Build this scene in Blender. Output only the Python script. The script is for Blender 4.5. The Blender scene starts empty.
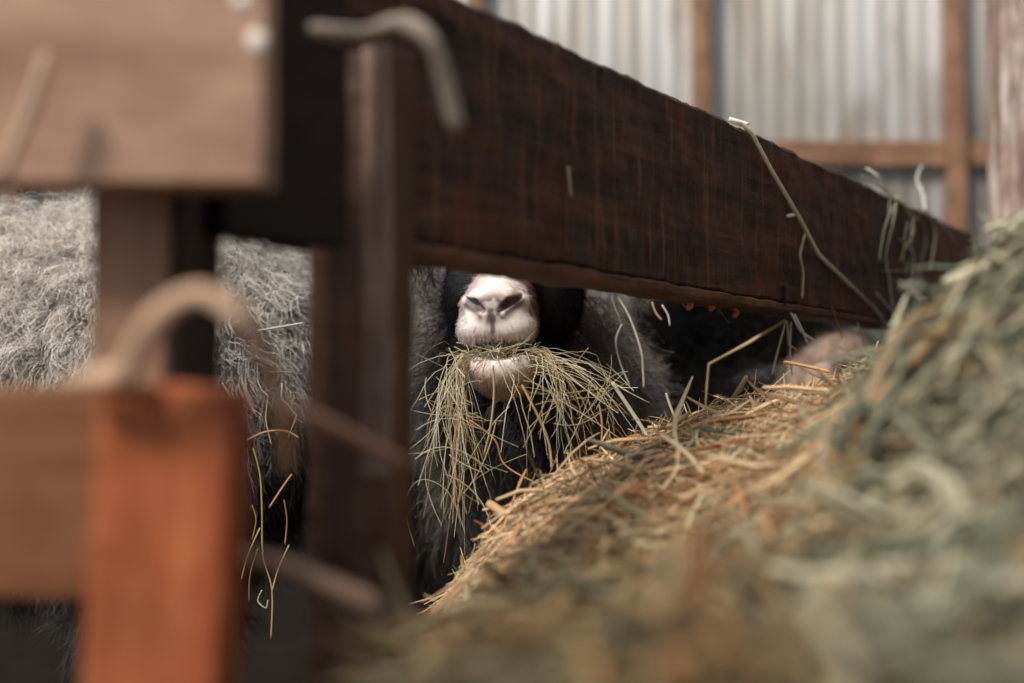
import bpy, math
import numpy as np
from mathutils import Vector, Matrix

rng = np.random.default_rng(11)
SC = bpy.context.scene
COL = SC.collection

# ------------------------------------------------------------------ camera, light, exposure
CAMZ = 0.55
FPX = 1024 * 50 / 36.0
PITCH = math.atan(50 / FPX)
cam_data = bpy.data.cameras.new('camera')
cam = bpy.data.objects.new('camera', cam_data)
COL.objects.link(cam)
cam.location = (0, 0, CAMZ)
cam.rotation_euler = (math.radians(90) + PITCH, 0, 0)
cam_data.lens = 50
cam_data.sensor_width = 36
cam_data.clip_start = 0.02
cam_data.dof.use_dof = True
cam_data.dof.focus_distance = 1.42
cam_data.dof.aperture_fstop = 2.7
SC.camera = cam

world = bpy.data.worlds.new('world')
SC.world = world
world.use_nodes = True
wb = world.node_tree.nodes['Background']
wb.inputs['Color'].default_value = (0.86, 0.93, 1.0, 1)
wb.inputs['Strength'].default_value = 0.40

sun_data = bpy.data.lights.new('sun', 'SUN')
sun_data.energy = 2.9
sun_data.angle = math.radians(14)
sun_data.color = (1.0, 0.94, 0.86)
sun = bpy.data.objects.new('sun', sun_data)
COL.objects.link(sun)
SUN_TO = Vector((-0.50, -0.55, 0.80)).normalized()
sun.rotation_euler = SUN_TO.to_track_quat('Z', 'Y').to_euler()

SC.view_settings.view_transform = 'Standard'
SC.view_settings.look = 'None'
SC.view_settings.gamma = 1
SC.view_settings.use_curve_mapping = False
SC.view_settings.exposure = 0.55


# ------------------------------------------------------------------ helpers
CP, SP = math.cos(PITCH), math.sin(PITCH)


def P(px, py, Y):
    """World point seen at (px, py) of the 1024x683 frame at world depth Y."""
    cx = (px - 512) / FPX
    cy = (341.5 - py) / FPX
    dy, dz = CP - cy * SP, SP + cy * CP
    return np.array([cx / dy * Y, Y, CAMZ + dz / dy * Y])


def lin(c):
    return tuple(((x / 255.0) / 12.92 if x <= 10 else ((x / 255.0 + .055) / 1.055) ** 2.4) for x in c)


def mesh_obj(name, V, F, mat=None, parent=None, col=None, smooth=True):
    """V (n,3), F (m,4) or (m,3) or list of faces; col (n,3) linear colour attribute."""
    V = np.asarray(V, dtype=np.float32)
    me = bpy.data.meshes.new(name)
    if isinstance(F, list):
        me.from_pydata([tuple(map(float, v)) for v in V], [], F)
    else:
        F = np.asarray(F, dtype=np.int32)
        k = F.shape[1]
        me.vertices.add(len(V)); me.vertices.foreach_set('co', V.ravel())
        me.loops.add(F.size); me.loops.foreach_set('vertex_index', F.ravel())
        me.polygons.add(len(F))
        me.polygons.foreach_set('loop_start', np.arange(0, F.size, k, dtype=np.int32))
        me.polygons.foreach_set('loop_total', np.full(len(F), k, dtype=np.int32))
        me.update(calc_edges=True)
    if col is not None:
        a = me.color_attributes.new('Col', 'FLOAT_COLOR', 'POINT')
        a.data.foreach_set('color', np.c_[col, np.ones(len(V))].astype(np.float32).ravel())
    me.polygons.foreach_set('use_smooth', np.full(len(me.polygons), smooth))
    if mat: me.materials.append(mat)
    o = bpy.data.objects.new(name, me)
    COL.objects.link(o)
    if parent: o.parent = parent; o.matrix_parent_inverse = parent.matrix_world.inverted()
    return o


def tag(o, label=None, cat=None, group=None, kind=None):
    if label: o['label'] = label
    if cat: o['category'] = cat
    if group: o['group'] = group
    if kind: o['kind'] = kind
    return o


def empty(name, loc):
    o = bpy.data.objects.new(name, None)
    COL.objects.link(o)
    o.location = tuple(map(float, loc))
    o.empty_display_size = 0.05
    o.matrix_world = Matrix.Translation(Vector(tuple(map(float, loc))))
    return o


def vnoise(p, seed=0):
    """smooth value noise, p (...,3) -> 0..1"""
    p = np.asarray(p, dtype=np.float64)
    i = np.floor(p).astype(np.int64); f = p - i
    f = f * f * (3 - 2 * f)

    def h(a, b, c):
        n = (a * 374761393 + b * 668265263 + c * 2147483647 * 3 + seed * 144269) & 0xffffffff
        n = ((n ^ (n >> 13)) * 1274126177) & 0xffffffff
        n = (n ^ (n >> 16)) & 0xffff
        return n / 65535.0
    r = 0
    for dx in (0, 1):
        for dy in (0, 1):
            for dz in (0, 1):
                w = (f[..., 0] if dx else 1 - f[..., 0]) * (f[..., 1] if dy else 1 - f[..., 1]) * (f[..., 2] if dz else 1 - f[..., 2])
                r = r + w * h(i[..., 0] + dx, i[..., 1] + dy, i[..., 2] + dz)
    return r


def strands(paths, rad, col, sides=3, taper=None, flat=None):
    """paths (N,K,3), rad (N,), col (N,3) or (N,K,3) -> V,F,C of thin tubes"""
    N, K, _ = paths.shape
    T = np.gradient(paths, axis=1)
    T /= np.linalg.norm(T, axis=2, keepdims=True) + 1e-9
    ref = rng.normal(size=(N, 1, 3)); ref = np.repeat(ref, K, 1)
    A = np.cross(T, ref); A /= np.linalg.norm(A, axis=2, keepdims=True) + 1e-9
    B = np.cross(T, A)
    if taper is None: taper = np.ones(K)
    R = np.asarray(rad)[:, None] * taper[None, :]
    ang = np.arange(sides) * 2 * np.pi / sides
    fl = 1.0 if flat is None else flat
    V = (paths[:, :, None, :] + R[:, :, None, None] * (np.cos(ang)[None, None, :, None] * A[:, :, None, :]
         + fl * np.sin(ang)[None, None, :, None] * B[:, :, None, :]))
    base = (np.arange(N) * K * sides)[:, None, None] + (np.arange(K - 1) * sides)[None, :, None]
    s = np.arange(sides)[None, None, :]; s2 = (s + 1) % sides
    F = np.stack([base + s, base + s2, base + sides + s2, base + sides + s], -1).reshape(-1, 4)
    col = np.asarray(col)
    if col.ndim == 2: col = np.repeat(col[:, None, :], K, 1)
    C = np.repeat(col[:, :, None, :], sides, 2).reshape(-1, 3)
    return V.reshape(-1, 3), F, C


# ------------------------------------------------------------------ materials
def new_mat(name, rough=0.8, spec=0.3):
    m = bpy.data.materials.new(name); m.use_nodes = True
    b = m.node_tree.nodes['Principled BSDF']
    b.inputs['Roughness'].default_value = rough
    b.inputs['Specular IOR Level'].default_value = spec
    return m, m.node_tree.nodes, m.node_tree.links, b


def mat_attr(name, rough=0.8, spec=0.3, transl=0.0, sss=0.0):
    m, N, L, b = new_mat(name, rough, spec)
    a = N.new('ShaderNodeAttribute'); a.attribute_name = 'Col'
    L.new(a.outputs['Color'], b.inputs['Base Color'])
    if sss:
        b.inputs['Subsurface Weight'].default_value = sss
        b.inputs['Subsurface Radius'].default_value = (0.01, 0.005, 0.003)
        b.inputs['Subsurface Scale'].default_value = 0.5
    if transl:
        t = N.new('ShaderNodeBsdfTranslucent'); mx = N.new('ShaderNodeMixShader')
        mx.inputs[0].default_value = transl
        L.new(a.outputs['Color'], t.inputs['Color'])
        L.new(b.outputs[0], mx.inputs[1]); L.new(t.outputs[0], mx.inputs[2])
        L.new(mx.outputs[0], N['Material Output'].inputs['Surface'])
    return m


def mat_wood(name, c1, c2, c3, scale=(3, 3, 40), rough=0.75, knots=True, bump=0.3, spec=0.3, seed=0.0):
    """wood grain stretched along one axis of object space (small scale = long grain)"""
    m, N, L, b = new_mat(name, rough, spec)
    tc = N.new('ShaderNodeTexCoord'); mp = N.new('ShaderNodeMapping')
    mp.inputs['Scale'].default_value = scale
    mp.inputs['Location'].default_value = (seed, seed * 1.7, seed * .6)
    L.new(tc.outputs['Object'], mp.inputs['Vector'])
    n1 = N.new('ShaderNodeTexNoise'); n1.inputs['Scale'].default_value = 1.0
    n1.inputs['Detail'].default_value = 6; n1.inputs['Roughness'].default_value = .65
    n1.inputs['Distortion'].default_value = .6
    L.new(mp.outputs[0], n1.inputs['Vector'])
    r = N.new('ShaderNodeValToRGB')
    r.color_ramp.elements[0].position = .32; r.color_ramp.elements[0].color = (*lin(c1), 1)
    r.color_ramp.elements[1].position = .70; r.color_ramp.elements[1].color = (*lin(c3), 1)
    e = r.color_ramp.elements.new(.5); e.color = (*lin(c2), 1)
    L.new(n1.outputs['Fac'], r.inputs['Fac'])
    out = r.outputs['Color']
    n2 = N.new('ShaderNodeTexNoise'); n2.inputs['Scale'].default_value = 14; n2.inputs['Detail'].default_value = 4
    L.new(tc.outputs['Object'], n2.inputs['Vector'])
    mr = N.new('ShaderNodeMapRange'); mr.inputs[1].default_value = .3; mr.inputs[2].default_value = .7
    mr.inputs[3].default_value = .72; mr.inputs[4].default_value = 1.2
    L.new(n2.outputs['Fac'], mr.inputs[0])
    mul = N.new('ShaderNodeMix'); mul.data_type = 'RGBA'; mul.blend_type = 'MULTIPLY'; mul.inputs[0].default_value = 1
    L.new(out, mul.inputs[6]); L.new(mr.outputs[0], mul.inputs[7])
    out = mul.outputs[2]
    if knots:
        v = N.new('ShaderNodeTexVoronoi'); v.inputs['Scale'].default_value = 9
        L.new(tc.outputs['Object'], v.inputs['Vector'])
        kr = N.new('ShaderNodeMapRange'); kr.inputs[1].default_value = .06; kr.inputs[2].default_value = .16
        kr.inputs[3].default_value = .45; kr.inputs[4].default_value = 1
        L.new(v.outputs['Distance'], kr.inputs[0])
        m2 = N.new('ShaderNodeMix'); m2.data_type = 'RGBA'; m2.blend_type = 'MULTIPLY'; m2.inputs[0].default_value = 1
        L.new(out, m2.inputs[6]); L.new(kr.outputs[0], m2.inputs[7])
        out = m2.outputs[2]
    L.new(out, b.inputs['Base Color'])
    bp = N.new('ShaderNodeBump'); bp.inputs['Strength'].default_value = bump; bp.inputs['Distance'].default_value = .002
    L.new(n1.outputs['Fac'], bp.inputs['Height']); L.new(bp.outputs[0], b.inputs['Normal'])
    return m


M_HAY = mat_attr('hay_straw', .6, .35, transl=.25)
M_WOOL = mat_attr('wool', .85, .2, transl=.28)
M_SKIN = mat_attr('skin', .6, .35, sss=.25)
M_BEAM = None


# ------------------------------------------------------------------ plank builder
def plank(name, origin, U, Vv, W, size, mat, parent=None, rough=0.0008, cell=0.012, bevel=0.002, seed=0):
    """solid board: corner at origin, edges along U (length), Vv (height), W (thickness); its object frame follows the
    board so the grain does too. Surface subdivided and slightly worn."""
    L_, H_, T_ = size
    def ax(n, s):
        k = max(1, min(260, int(s / n)))
        a = np.linspace(0, s, k + 1)
        return np.concatenate([[0, bevel], a[1:-1], [s - bevel, s]])
    cell = max(cell, L_ / 240)
    ax3 = [ax(cell, L_), ax(max(cell, .01), H_), ax(max(cell, .01), T_)]
    idx = {}; V = []; F = []
    def vid(i, j, k):
        key = (i, j, k)
        if key not in idx:
            idx[key] = len(V); V.append([ax3[0][i], ax3[1][j], ax3[2][k]])
        return idx[key]
    n = [len(a) - 1 for a in ax3]
    for a, b2, c in ((0, 1, 2), (1, 2, 0), (2, 0, 1)):
        for i in range(n[a]):
            for j in range(n[b2]):
                for side in (0, n[c]):
                    q = []
                    for (di, dj) in ((0, 0), (1, 0), (1, 1), (0, 1)):
                        t = [0, 0, 0]; t[a] = i + di; t[b2] = j + dj; t[c] = side
                        q.append(vid(*t))
                    F.append(q[::-1] if side == 0 else q)
    V = np.array(V)
    # round the long edges: pull verts lying on two faces inward
    ext = np.array([L_, H_, T_])
    on = (np.abs(V) < 1e-9) | (np.abs(V - ext) < 1e-9)
    cnt = on.sum(1)
    sgn = np.where(np.abs(V) < 1e-9, 1, np.where(np.abs(V - ext) < 1e-9, -1, 0))
    pull = (cnt >= 2)[:, None] * sgn * bevel * .45
    V = V + pull
    d = (np.stack([vnoise(V * s + seed * 7.3 + o, 3) for o in (0, 31, 77)], -1) - .5 if (s := 45) else 0)
    d2 = (np.stack([vnoise(V * 160 + seed * 7.3 + o, 5) for o in (0, 31, 77)], -1) - .5)
    V = V + d * rough * 2 + d2 * rough * 1.2
    U, Vv, W = [np.array(x, float) / np.linalg.norm(x) for x in (U, Vv, W)]
    o = mesh_obj(name, V, F, mat, None, smooth=False)
    mw = Matrix([[U[0], Vv[0], W[0], origin[0]], [U[1], Vv[1], W[1], origin[1]], [U[2], Vv[2], W[2], origin[2]], [0, 0, 0, 1]])
    if parent:
        o.parent = parent; o.matrix_parent_inverse = parent.matrix_world.inverted()
    o.matrix_world = mw
    return o


# ================================================================== SETTING
# --- floor
m, N, L, b = new_mat('barn_floor', .95, .1)
n = N.new('ShaderNodeTexNoise'); n.inputs['Scale'].default_value = 9; n.inputs['Detail'].default_value = 10
tc = N.new('ShaderNodeTexCoord'); L.new(tc.outputs['Object'], n.inputs['Vector'])
r = N.new('ShaderNodeValToRGB'); r.color_ramp.elements[0].color = (*lin((12, 10, 8)), 1); r.color_ramp.elements[1].color = (*lin((36, 30, 23)), 1)
L.new(n.outputs['Fac'], r.inputs['Fac']); L.new(r.outputs['Color'], b.inputs['Base Color'])
bp = N.new('ShaderNodeBump'); bp.inputs['Strength'].default_value = .8; bp.inputs['Distance'].default_value = .02
L.new(n.outputs['Fac'], bp.inputs['Height']); L.new(bp.outputs[0], b.inputs['Normal'])
M_FLOOR = m
g = 60
xs = np.linspace(-8, 5, g); ys = np.linspace(-1.5, 5.4, g)
X, Yg = np.meshgrid(xs, ys, indexing='ij')
Z = (vnoise(np.stack([X * 3, Yg * 3, X * 0], -1), 1) - .5) * .03 - .015
V = np.stack([X, Yg, Z], -1).reshape(-1, 3)
ii = (np.arange(g - 1)[:, None] * g + np.arange(g - 1)[None, :]).ravel()
F = np.stack([ii, ii + g, ii + g + 1, ii + 1], -1)
tag(mesh_obj('floor', V, F, M_FLOOR), kind='structure')

# --- corrugated back wall
m, N, L, b = new_mat('corrugated_metal', .55, .5)
tc = N.new('ShaderNodeTexCoord'); mp = N.new('ShaderNodeMapping'); mp.inputs['Scale'].default_value = (7, 1, .35)
L.new(tc.outputs['Object'], mp.inputs['Vector'])
n = N.new('ShaderNodeTexNoise'); n.inputs['Scale'].default_value = 1.0; n.inputs['Detail'].default_value = 6
L.new(mp.outputs[0], n.inputs['Vector'])
r = N.new('ShaderNodeValToRGB')
r.color_ramp.elements[0].position = .36; r.color_ramp.elements[0].color = (*lin((172, 166, 156)), 1)
r.color_ramp.elements[1].position = .64; r.color_ramp.elements[1].color = (*lin((196, 194, 194)), 1)
L.new(n.outputs['Fac'], r.inputs['Fac'])
n2 = N.new('ShaderNodeTexNoise'); n2.inputs['Scale'].default_value = 3.5; n2.inputs['Detail'].default_value = 5
mp2 = N.new('ShaderNodeMapping'); mp2.inputs['Scale'].default_value = (2, 1, .6)
L.new(tc.outputs['Object'], mp2.inputs['Vector']); L.new(mp2.outputs[0], n2.inputs['Vector'])
r2 = N.new('ShaderNodeValToRGB')
r2.color_ramp.elements[0].position = .35; r2.color_ramp.elements[0].color = (*lin((205, 196, 180)), 1)
r2.color_ramp.elements[1].position = .55; r2.color_ramp.elements[1].color = (1, 1, 1, 1)
L.new(n2.outputs['Fac'], r2.inputs['Fac'])
mx = N.new('ShaderNodeMix'); mx.data_type = 'RGBA'; mx.blend_type = 'MULTIPLY'; mx.inputs[0].default_value = .8
L.new(r.outputs['Color'], mx.inputs[6]); L.new(r2.outputs['Color'], mx.inputs[7])
L.new(mx.outputs[2], b.inputs['Base Color'])
b.inputs['Metallic'].default_value = 0.15
M_METAL = m
WY = 5.25


def corrugated(name, x0, x1, z0, z1, pitch, amp):
    n = int((x1 - x0) / pitch * 8)
    xs = np.linspace(x0, x1, n + 1)
    prof = np.sin(xs / pitch * 2 * np.pi) * amp
    V = []
    for z in (z0, z1):
        for off in (0, .004):
            V.append(np.stack([xs, WY + prof + off, np.full_like(xs, z)], -1))
    V = np.concatenate(V); m = n + 1
    i = np.arange(n)
    F = np.concatenate([np.stack([i, i + 1, i + 1 + 2 * m, i + 2 * m], -1), np.stack([i + 3 * m, i + 1 + 3 * m, i + 1 + m, i + m], -1),
                        np.stack([i + m, i + 1 + m, i + 1, i], -1), np.stack([i + 2 * m, i + 1 + 2 * m, i + 1 + 3 * m, i + 3 * m], -1)])
    return mesh_obj(name, V, F, M_METAL)


wall = tag(corrugated('wall_back', -8, 5, 0, 3.3, .0765, .0036), kind='structure')
M_STUD = mat_wood('stud_wood', (118, 88, 68), (144, 108, 84), (162, 126, 100), scale=(2.5, 30, 30), knots=False)
stud_w = .062
stud_x = (-7.0, -6.15, -5.28, -4.43, -3.57, -2.72, -1.87, -1.02, -.17, .668, 1.60, 2.50, 3.35)
for x in stud_x:
    plank('stud', (x, WY - .010, 0), (0, 0, 1), (1, 0, 0), (0, -1, 0), (3.3, stud_w, .07), M_STUD, wall, cell=.1, seed=x)
z = P(860, 163, 5.15)[2]
xr = (-8,) + stud_x + (5,)
for i in range(len(xr) - 1):
    a = xr[i] + (stud_w if i else 0)
    plank('rail', (a + .002, WY - .010, z), (1, 0, 0), (0, 0, 1), (0, -1, 0), (xr[i + 1] - a - .004, .092, .035), M_STUD, wall, cell=.1, seed=i)

# --- side wall on the right, horizontal boards
M_SIDE = mat_wood('side_boards', (70, 52, 40), (92, 70, 54), (112, 88, 70), scale=(2.5, 26, 26))
sw = plank('wall_right', (4.4, -1.4, 0), (0, 1, 0), (0, 0, 1), (1, 0, 0), (6.6, 3.3, .03), M_SIDE, cell=.15)
tag(sw, kind='structure')

# --- roof support post at the far end of the beam
M_POST = mat_wood('worn_post', (124, 96, 84), (168, 140, 126), (228, 212, 202), scale=(5, 34, 34), rough=.6, knots=False, bump=.5)
p0 = P(989, 300, 2.61)
post = plank('support_post', (p0[0], 2.53, -.02), (0, 0, 1), (1, 0, 0), (0, 1, 0), (3.3, .14, .08), M_POST, cell=.03, rough=.002)
tag(post, 'worn pinkish brown upright roof post at the right edge of the picture', 'post')

# ================================================================== PEN FENCE (dark beam and dark post)
bd = np.array([.4903, .8715, 0.])            # direction of the dark beam
bn = np.array([.8715, -.4903, 0.])           # its face normal
B0 = np.array([.2484, 1.484])


def beamY(px, off=0.0):
    """depth of the beam's near face (moved by off along its normal) in column px"""
    k = (px - 512) / FPX
    p = B0 + bn[:2] * off
    t = (k * p[1] - p[0]) / (bd[0] - k * bd[1])
    return p[1] + t * bd[1]


def mat_beam():
    m = mat_wood('dark_beam', (29, 18, 12), (55, 34, 24), (86, 55, 39), scale=(5, 55, 40), rough=.62, bump=.8, spec=.25, knots=False)
    N, L = m.node_tree.nodes, m.node_tree.links
    b = N['Principled BSDF']
    tc = [x for x in N if x.type == 'TEX_COORD'][0]
    # saw marks and pale scuffs running across the board
    mp = N.new('ShaderNodeMapping'); mp.inputs['Scale'].default_value = (150, 9, 9)
    L.new(tc.outputs['Object'], mp.inputs['Vector'])
    n = N.new('ShaderNodeTexNoise'); n.inputs['Scale'].default_value = 1; n.inputs['Detail'].default_value = 3
    L.new(mp.outputs[0], n.inputs['Vector'])
    mr = N.new('ShaderNodeMapRange'); mr.inputs[1].default_value = .56; mr.inputs[2].default_value = .74
    mr.inputs[3].default_value = 0; mr.inputs[4].default_value = .45
    L.new(n.outputs['Fac'], mr.inputs[0])
    src = b.inputs['Base Color'].links[0].from_socket
    mx = N.new('ShaderNodeMix'); mx.data_type = 'RGBA'
    mx.inputs[7].default_value = (*lin((140, 98, 72)), 1)
    L.new(mr.outputs[0], mx.inputs[0]); L.new(src, mx.inputs[6])
    # reddish worn patches
    n3 = N.new('ShaderNodeTexNoise'); n3.inputs['Scale'].default_value = 11; n3.inputs['Detail'].default_value = 5
    L.new(tc.outputs['Object'], n3.inputs['Vector'])
    m3 = N.new('ShaderNodeMapRange'); m3.inputs[1].default_value = .52; m3.inputs[2].default_value = .72
    m3.inputs[3].default_value = 0; m3.inputs[4].default_value = .6
    L.new(n3.outputs['Fac'], m3.inputs[0])
    mx2 = N.new('ShaderNodeMix'); mx2.data_type = 'RGBA'; mx2.inputs[7].default_value = (*lin((92, 42, 26)), 1)
    L.new(m3.outputs[0], mx2.inputs[0]); L.new(mx.outputs[2], mx2.inputs[6])
    L.new(mx2.outputs[2], b.inputs['Base Color'])
    return m


M_BEAM = mat_beam()
M_DPOST = mat_wood('dark_post', (62, 40, 29), (88, 58, 43), (116, 84, 66), scale=(4, 36, 36), rough=.6, knots=False)
M_DBOARD = mat_wood('black_brown_board', (20, 13, 9), (34, 22, 16), (48, 33, 24), scale=(5, 40, 40), rough=.7, knots=False)

zb = P(750, 297.5, 1.484)[2]                   # bottom edge of the near face
zt = P(750, 130, 1.484)[2]
fence = empty('pen_fence', (*(B0 + bd[:2] * -.6), 0))
tag(fence, 'dark brown pen fence, a long beam slanting away from a dark upright post', 'fence')
st = -.735
len_b = 1.16 + .735
ob = B0 + bd[:2] * st - bn[:2] * .042
plank('beam', (ob[0], ob[1], zb), bd, (0, 0, 1), bn, (len_b, zt - zb, .042), M_BEAM, fence, rough=.0016, cell=.01, bevel=.004)
M_UNDERSIDE = mat_wood('lit_underside_wood', (52, 33, 23), (80, 51, 34), (112, 74, 50), scale=(6, 60, 60), rough=.7, knots=False)  # added strip, bounced light on the beam's underside painted as lighter brown
ol = B0 + bd[:2] * st - bn[:2] * .046
plank('lit_underside', (ol[0], ol[1], zb - .009), bd, (0, 0, 1), bn, (len_b, .0092, .050), M_UNDERSIDE, fence, rough=.0014, cell=.01, bevel=.002)['label'] = 'lighter brown strip along the foot of the beam, painted as its lit underside'
Cc = np.array([-.0686, .80])
o2 = Cc - bn[:2] * .059
plank('post', (o2[0], o2[1], -.01), (0, 0, 1), bn, -bd * -1, (P(390, 44, .80)[2] + .01, .059, .026), M_DPOST, fence, rough=.0012)
M_PALE_EDGE = mat_wood('pale_edge', (112, 86, 74), (142, 112, 98), (168, 140, 126), scale=(6, 40, 40), rough=.6, knots=False)  # paler wood for a thin strip along the post's near corner
ow = Cc - bn[:2] * .0185 - bd[:2] * .0022
plank('pale_edge', (ow[0], ow[1], .50), (0, 0, 1), bn, bd, (P(390, 44, .80)[2] - .50, .019, .003), M_PALE_EDGE, fence, bevel=.001)['label'] = 'paler corner of the dark post'
# short dark board from the post back to the hay rack
r1 = P(350, 248, .765); l1 = P(226, 238, .70)
dr = np.array([l1[0] - r1[0], l1[1] - r1[1], 0]); Ls = np.linalg.norm(dr)
nb = np.cross(dr / Ls, (0, 0, 1)); nb = nb if nb[1] > 0 else -nb
plank('short_board', (r1[0], r1[1], r1[2]), dr, (0, 0, 1), nb, (Ls, .19, .022), M_DBOARD, fence)
# far post carrying the beam
pe = B0 + bd[:2] * 1.155 - bn[:2] * .05

# nail and knot slit low on the beam
nl = P(782, 296, beamY(782, .001))
M_NAIL = new_mat('rusty_nail', .7, .4)[0]
M_NAIL.node_tree.nodes['Principled BSDF'].inputs['Base Color'].default_value = (*lin((26, 20, 18)), 1)
plank('nail', (nl[0], nl[1], nl[2] - .010), (0, 0, 1), bd, bn, (.022, .004, .004), M_NAIL, fence, rough=.0003, bevel=.0008)['label'] = 'dark iron nail'

# ================================================================== HAY RACK (nearer, blurred)
M_TAN = mat_wood('tan_board', (146, 112, 90), (160, 125, 102), (176, 141, 117), scale=(5, 30, 30), rough=.7)
M_TAN2 = mat_wood('tan_post', (110, 82, 64), (142, 108, 86), (164, 130, 106), scale=(4, 26, 26), rough=.7, seed=4)
M_BRN = mat_wood('brown_board', (104, 64, 40), (128, 82, 53), (148, 102, 70), scale=(5, 30, 30), rough=.7, seed=7)
M_ORG = mat_wood('orange_batten', (120, 56, 28), (156, 80, 42), (184, 112, 70), scale=(7, 36, 36), rough=.6, seed=2, knots=False)
rack = empty('hay_rack', (-.17, .7, 0))
tag(rack, 'blurred wooden hay rack close by at left, tan top board over an orange brown batten', 'hay rack')
a = P(265, 184, .62)
plank('top_board', (-.85, .62, a[2]), (1, 0, 0), (0, 0, 1), (0, 1, 0), (a[0] + .85, .15, .03), M_TAN, rack)['label'] = 'light tan top board'
a = P(90, 300, .662); c = P(180, 300, .662)
plank('post', (a[0], .662, -.01), (0, 0, 1), (1, 0, 0), (0, 1, 0), (.80, c[0] - a[0] - .006, .083), M_TAN2, rack)
plank('shaded_side', (c[0] - .0055, .664, .02), (0, 0, 1), (1, 0, 0), (0, 1, 0), (.76, .007, .083), M_DBOARD, rack)['label'] = 'blackish brown slab painted as the shaded side of the rack post'  # thin added slab, shade on the post's side painted as dark wood
a = P(98, 388, .602); z2 = P(98, 600, .602)[2]
plank('lower_board', (-.85, .602, z2), (1, 0, 0), (0, 0, 1), (0, 1, 0), (a[0] + .85 + .02, a[2] - z2, .034), M_BRN, rack)['label'] = 'reddish brown lower board'
tl = P(99, 380, .556); tr = P(236, 380, .556)
lean = math.radians(3.2)
up = np.array([math.sin(lean), 0, math.cos(lean)]); sd = np.array([math.cos(lean), 0, -math.sin(lean)])
org = tl - up * (tl[2] / up[2] - .0)
plank('batten', org, up, sd, (0, 1, 0), (tl[2] / up[2], (tr - tl)[0], .044), M_ORG, rack)['label'] = 'orange brown upright batten'
# pale spots on the top board (nail heads with paint)
M_PALE = new_mat('pale_paint', .5, .4)[0]
M_PALE.node_tree.nodes['Principled BSDF'].inputs['Base Color'].default_value = (*lin((225, 212, 200)), 1)


def blob(name, c, rr, mat, parent, nrm=(0, -1, 0)):
    a = np.linspace(0, 2 * np.pi, 15)[:-1]
    V = [(0, -.0016, 0)]
    for f, h in ((.6, -.0013), (1, 0), (1, .001)):
        for t in a:
            V.append((math.cos(t) * rr[0] * f * (1 + .15 * math.sin(3 * t)), h, math.sin(t) * rr[1] * f))
    V = np.array(V) + c
    F = [(0, 1 + i, 1 + (i + 1) % 14) for i in range(14)]
    for k in (0, 1):
        for i in range(14):
            j = (i + 1) % 14
            F.append((1 + k * 14 + i, 1 + (k + 1) * 14 + i, 1 + (k + 1) * 14 + j, 1 + k * 14 + j))
    return mesh_obj(name, V, F, mat, parent)


blob('paint_spot', P(257, 42, .6195), (.0045, .0055), M_PALE, rack)['label'] = 'pale paint spot'
blob('paint_spot', P(242, 2, .6195), (.004, .004), M_PALE, rack)['label'] = 'pale paint spot'


# ================================================================== SDF SHEEP
def smin(a, b, k):
    h = np.clip(.5 + .5 * (b - a) / k, 0, 1)
    return b + (a - b) * h - k * h * (1 - h)


def smax(a, b, k): return -smin(-a, -b, k)


def sd_ell(p, c, r):
    q = [(p[i] - c[i]) / r[i] for i in range(3)]
    k0 = np.sqrt(q[0] ** 2 + q[1] ** 2 + q[2] ** 2)
    k1 = np.sqrt((q[0] / r[0]) ** 2 + (q[1] / r[1]) ** 2 + (q[2] / r[2]) ** 2) + 1e-9
    return k0 * (k0 - 1) / k1


def sd_cap(p, a, b, ra, rb):
    a = np.asarray(a, float); b = np.asarray(b, float)
    ab = b - a; L2 = (ab ** 2).sum()
    t = np.clip(((p[0] - a[0]) * ab[0] + (p[1] - a[1]) * ab[1] + (p[2] - a[2]) * ab[2]) / L2, 0, 1)
    d = np.sqrt((p[0] - a[0] - t * ab[0]) ** 2 + (p[1] - a[1] - t * ab[1]) ** 2 + (p[2] - a[2] - t * ab[2]) ** 2)
    return d - (ra + (rb - ra) * t)


def head_sdf(u, v, w, open_=1.0):
    """head in its own frame, metres: u right, v up, w backwards from the nose"""
    mm = .001
    p = (u / mm, v / mm, w / mm)
    mir = (np.abs(p[0]), p[1], p[2])
    d = sd_ell(p, (0, 4, 46), (35, 35, 50))
    d = smin(d, sd_cap(p, (0, 6, 62), (0, 40, 165), 31, 46), 16)
    d = smin(d, sd_ell(p, (0, 62, 205), (62, 60, 70)), 25)
    d = smin(d, sd_ell(mir, (40, 8, 150), (34, 50, 60)), 22)           # cheeks
    d = smin(d, sd_ell(mir, (14, -13, 26), (26, 18, 29)), 14)             # upper lip pads
    d = smin(d, sd_ell(p, (0, 14, 4), (17, 14, 9)), 9)                   # nose pad
    d = smin(d, sd_cap(mir, (17, 23, 8), (28, 14, 20), 5.5, 6.5), 10)        # nostril wings
    d = smin(d, sd_ell(mir, (52, 62, 150), (12, 14, 16)), 14)             # eye ridges
    jaw = sd_ell(p, (2, -52, 34), (36, 23, 42))
    jaw = smin(jaw, sd_ell(p, (3, -52, 10), (29, 17, 18)), 10)            # lower lip
    jaw = smin(jaw, sd_cap(p, (0, -62, 50), (0, -30, 160), 25, 42), 22)
    cav = sd_ell(p, (4, -33, 12), (30, 8.5 * open_, 40))
    d = smin(d, jaw, 5)
    d = smax(d, -cav, 4)
    # tongue bed so the cavity has a floor
    d = smin(d, sd_ell(p, (5, -44, 36), (17, 6, 26)), 3)
    # nostrils: comma slots rising outwards
    d = smax(d, -sd_cap(mir, (8.5, 8, -4), (17, 15, 2), 2.6, 4.2), 2.5)
    d = smax(d, -sd_cap(mir, (17, 15, 2), (27, 19, 13), 4.2, 2.0), 2.5)
    # philtrum
    d = smax(d, -sd_cap(p, (0, 6, -6.5), (0, -16, -7.5), 1.8, 1.2), 4)
    # ears
    return d * mm


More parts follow.
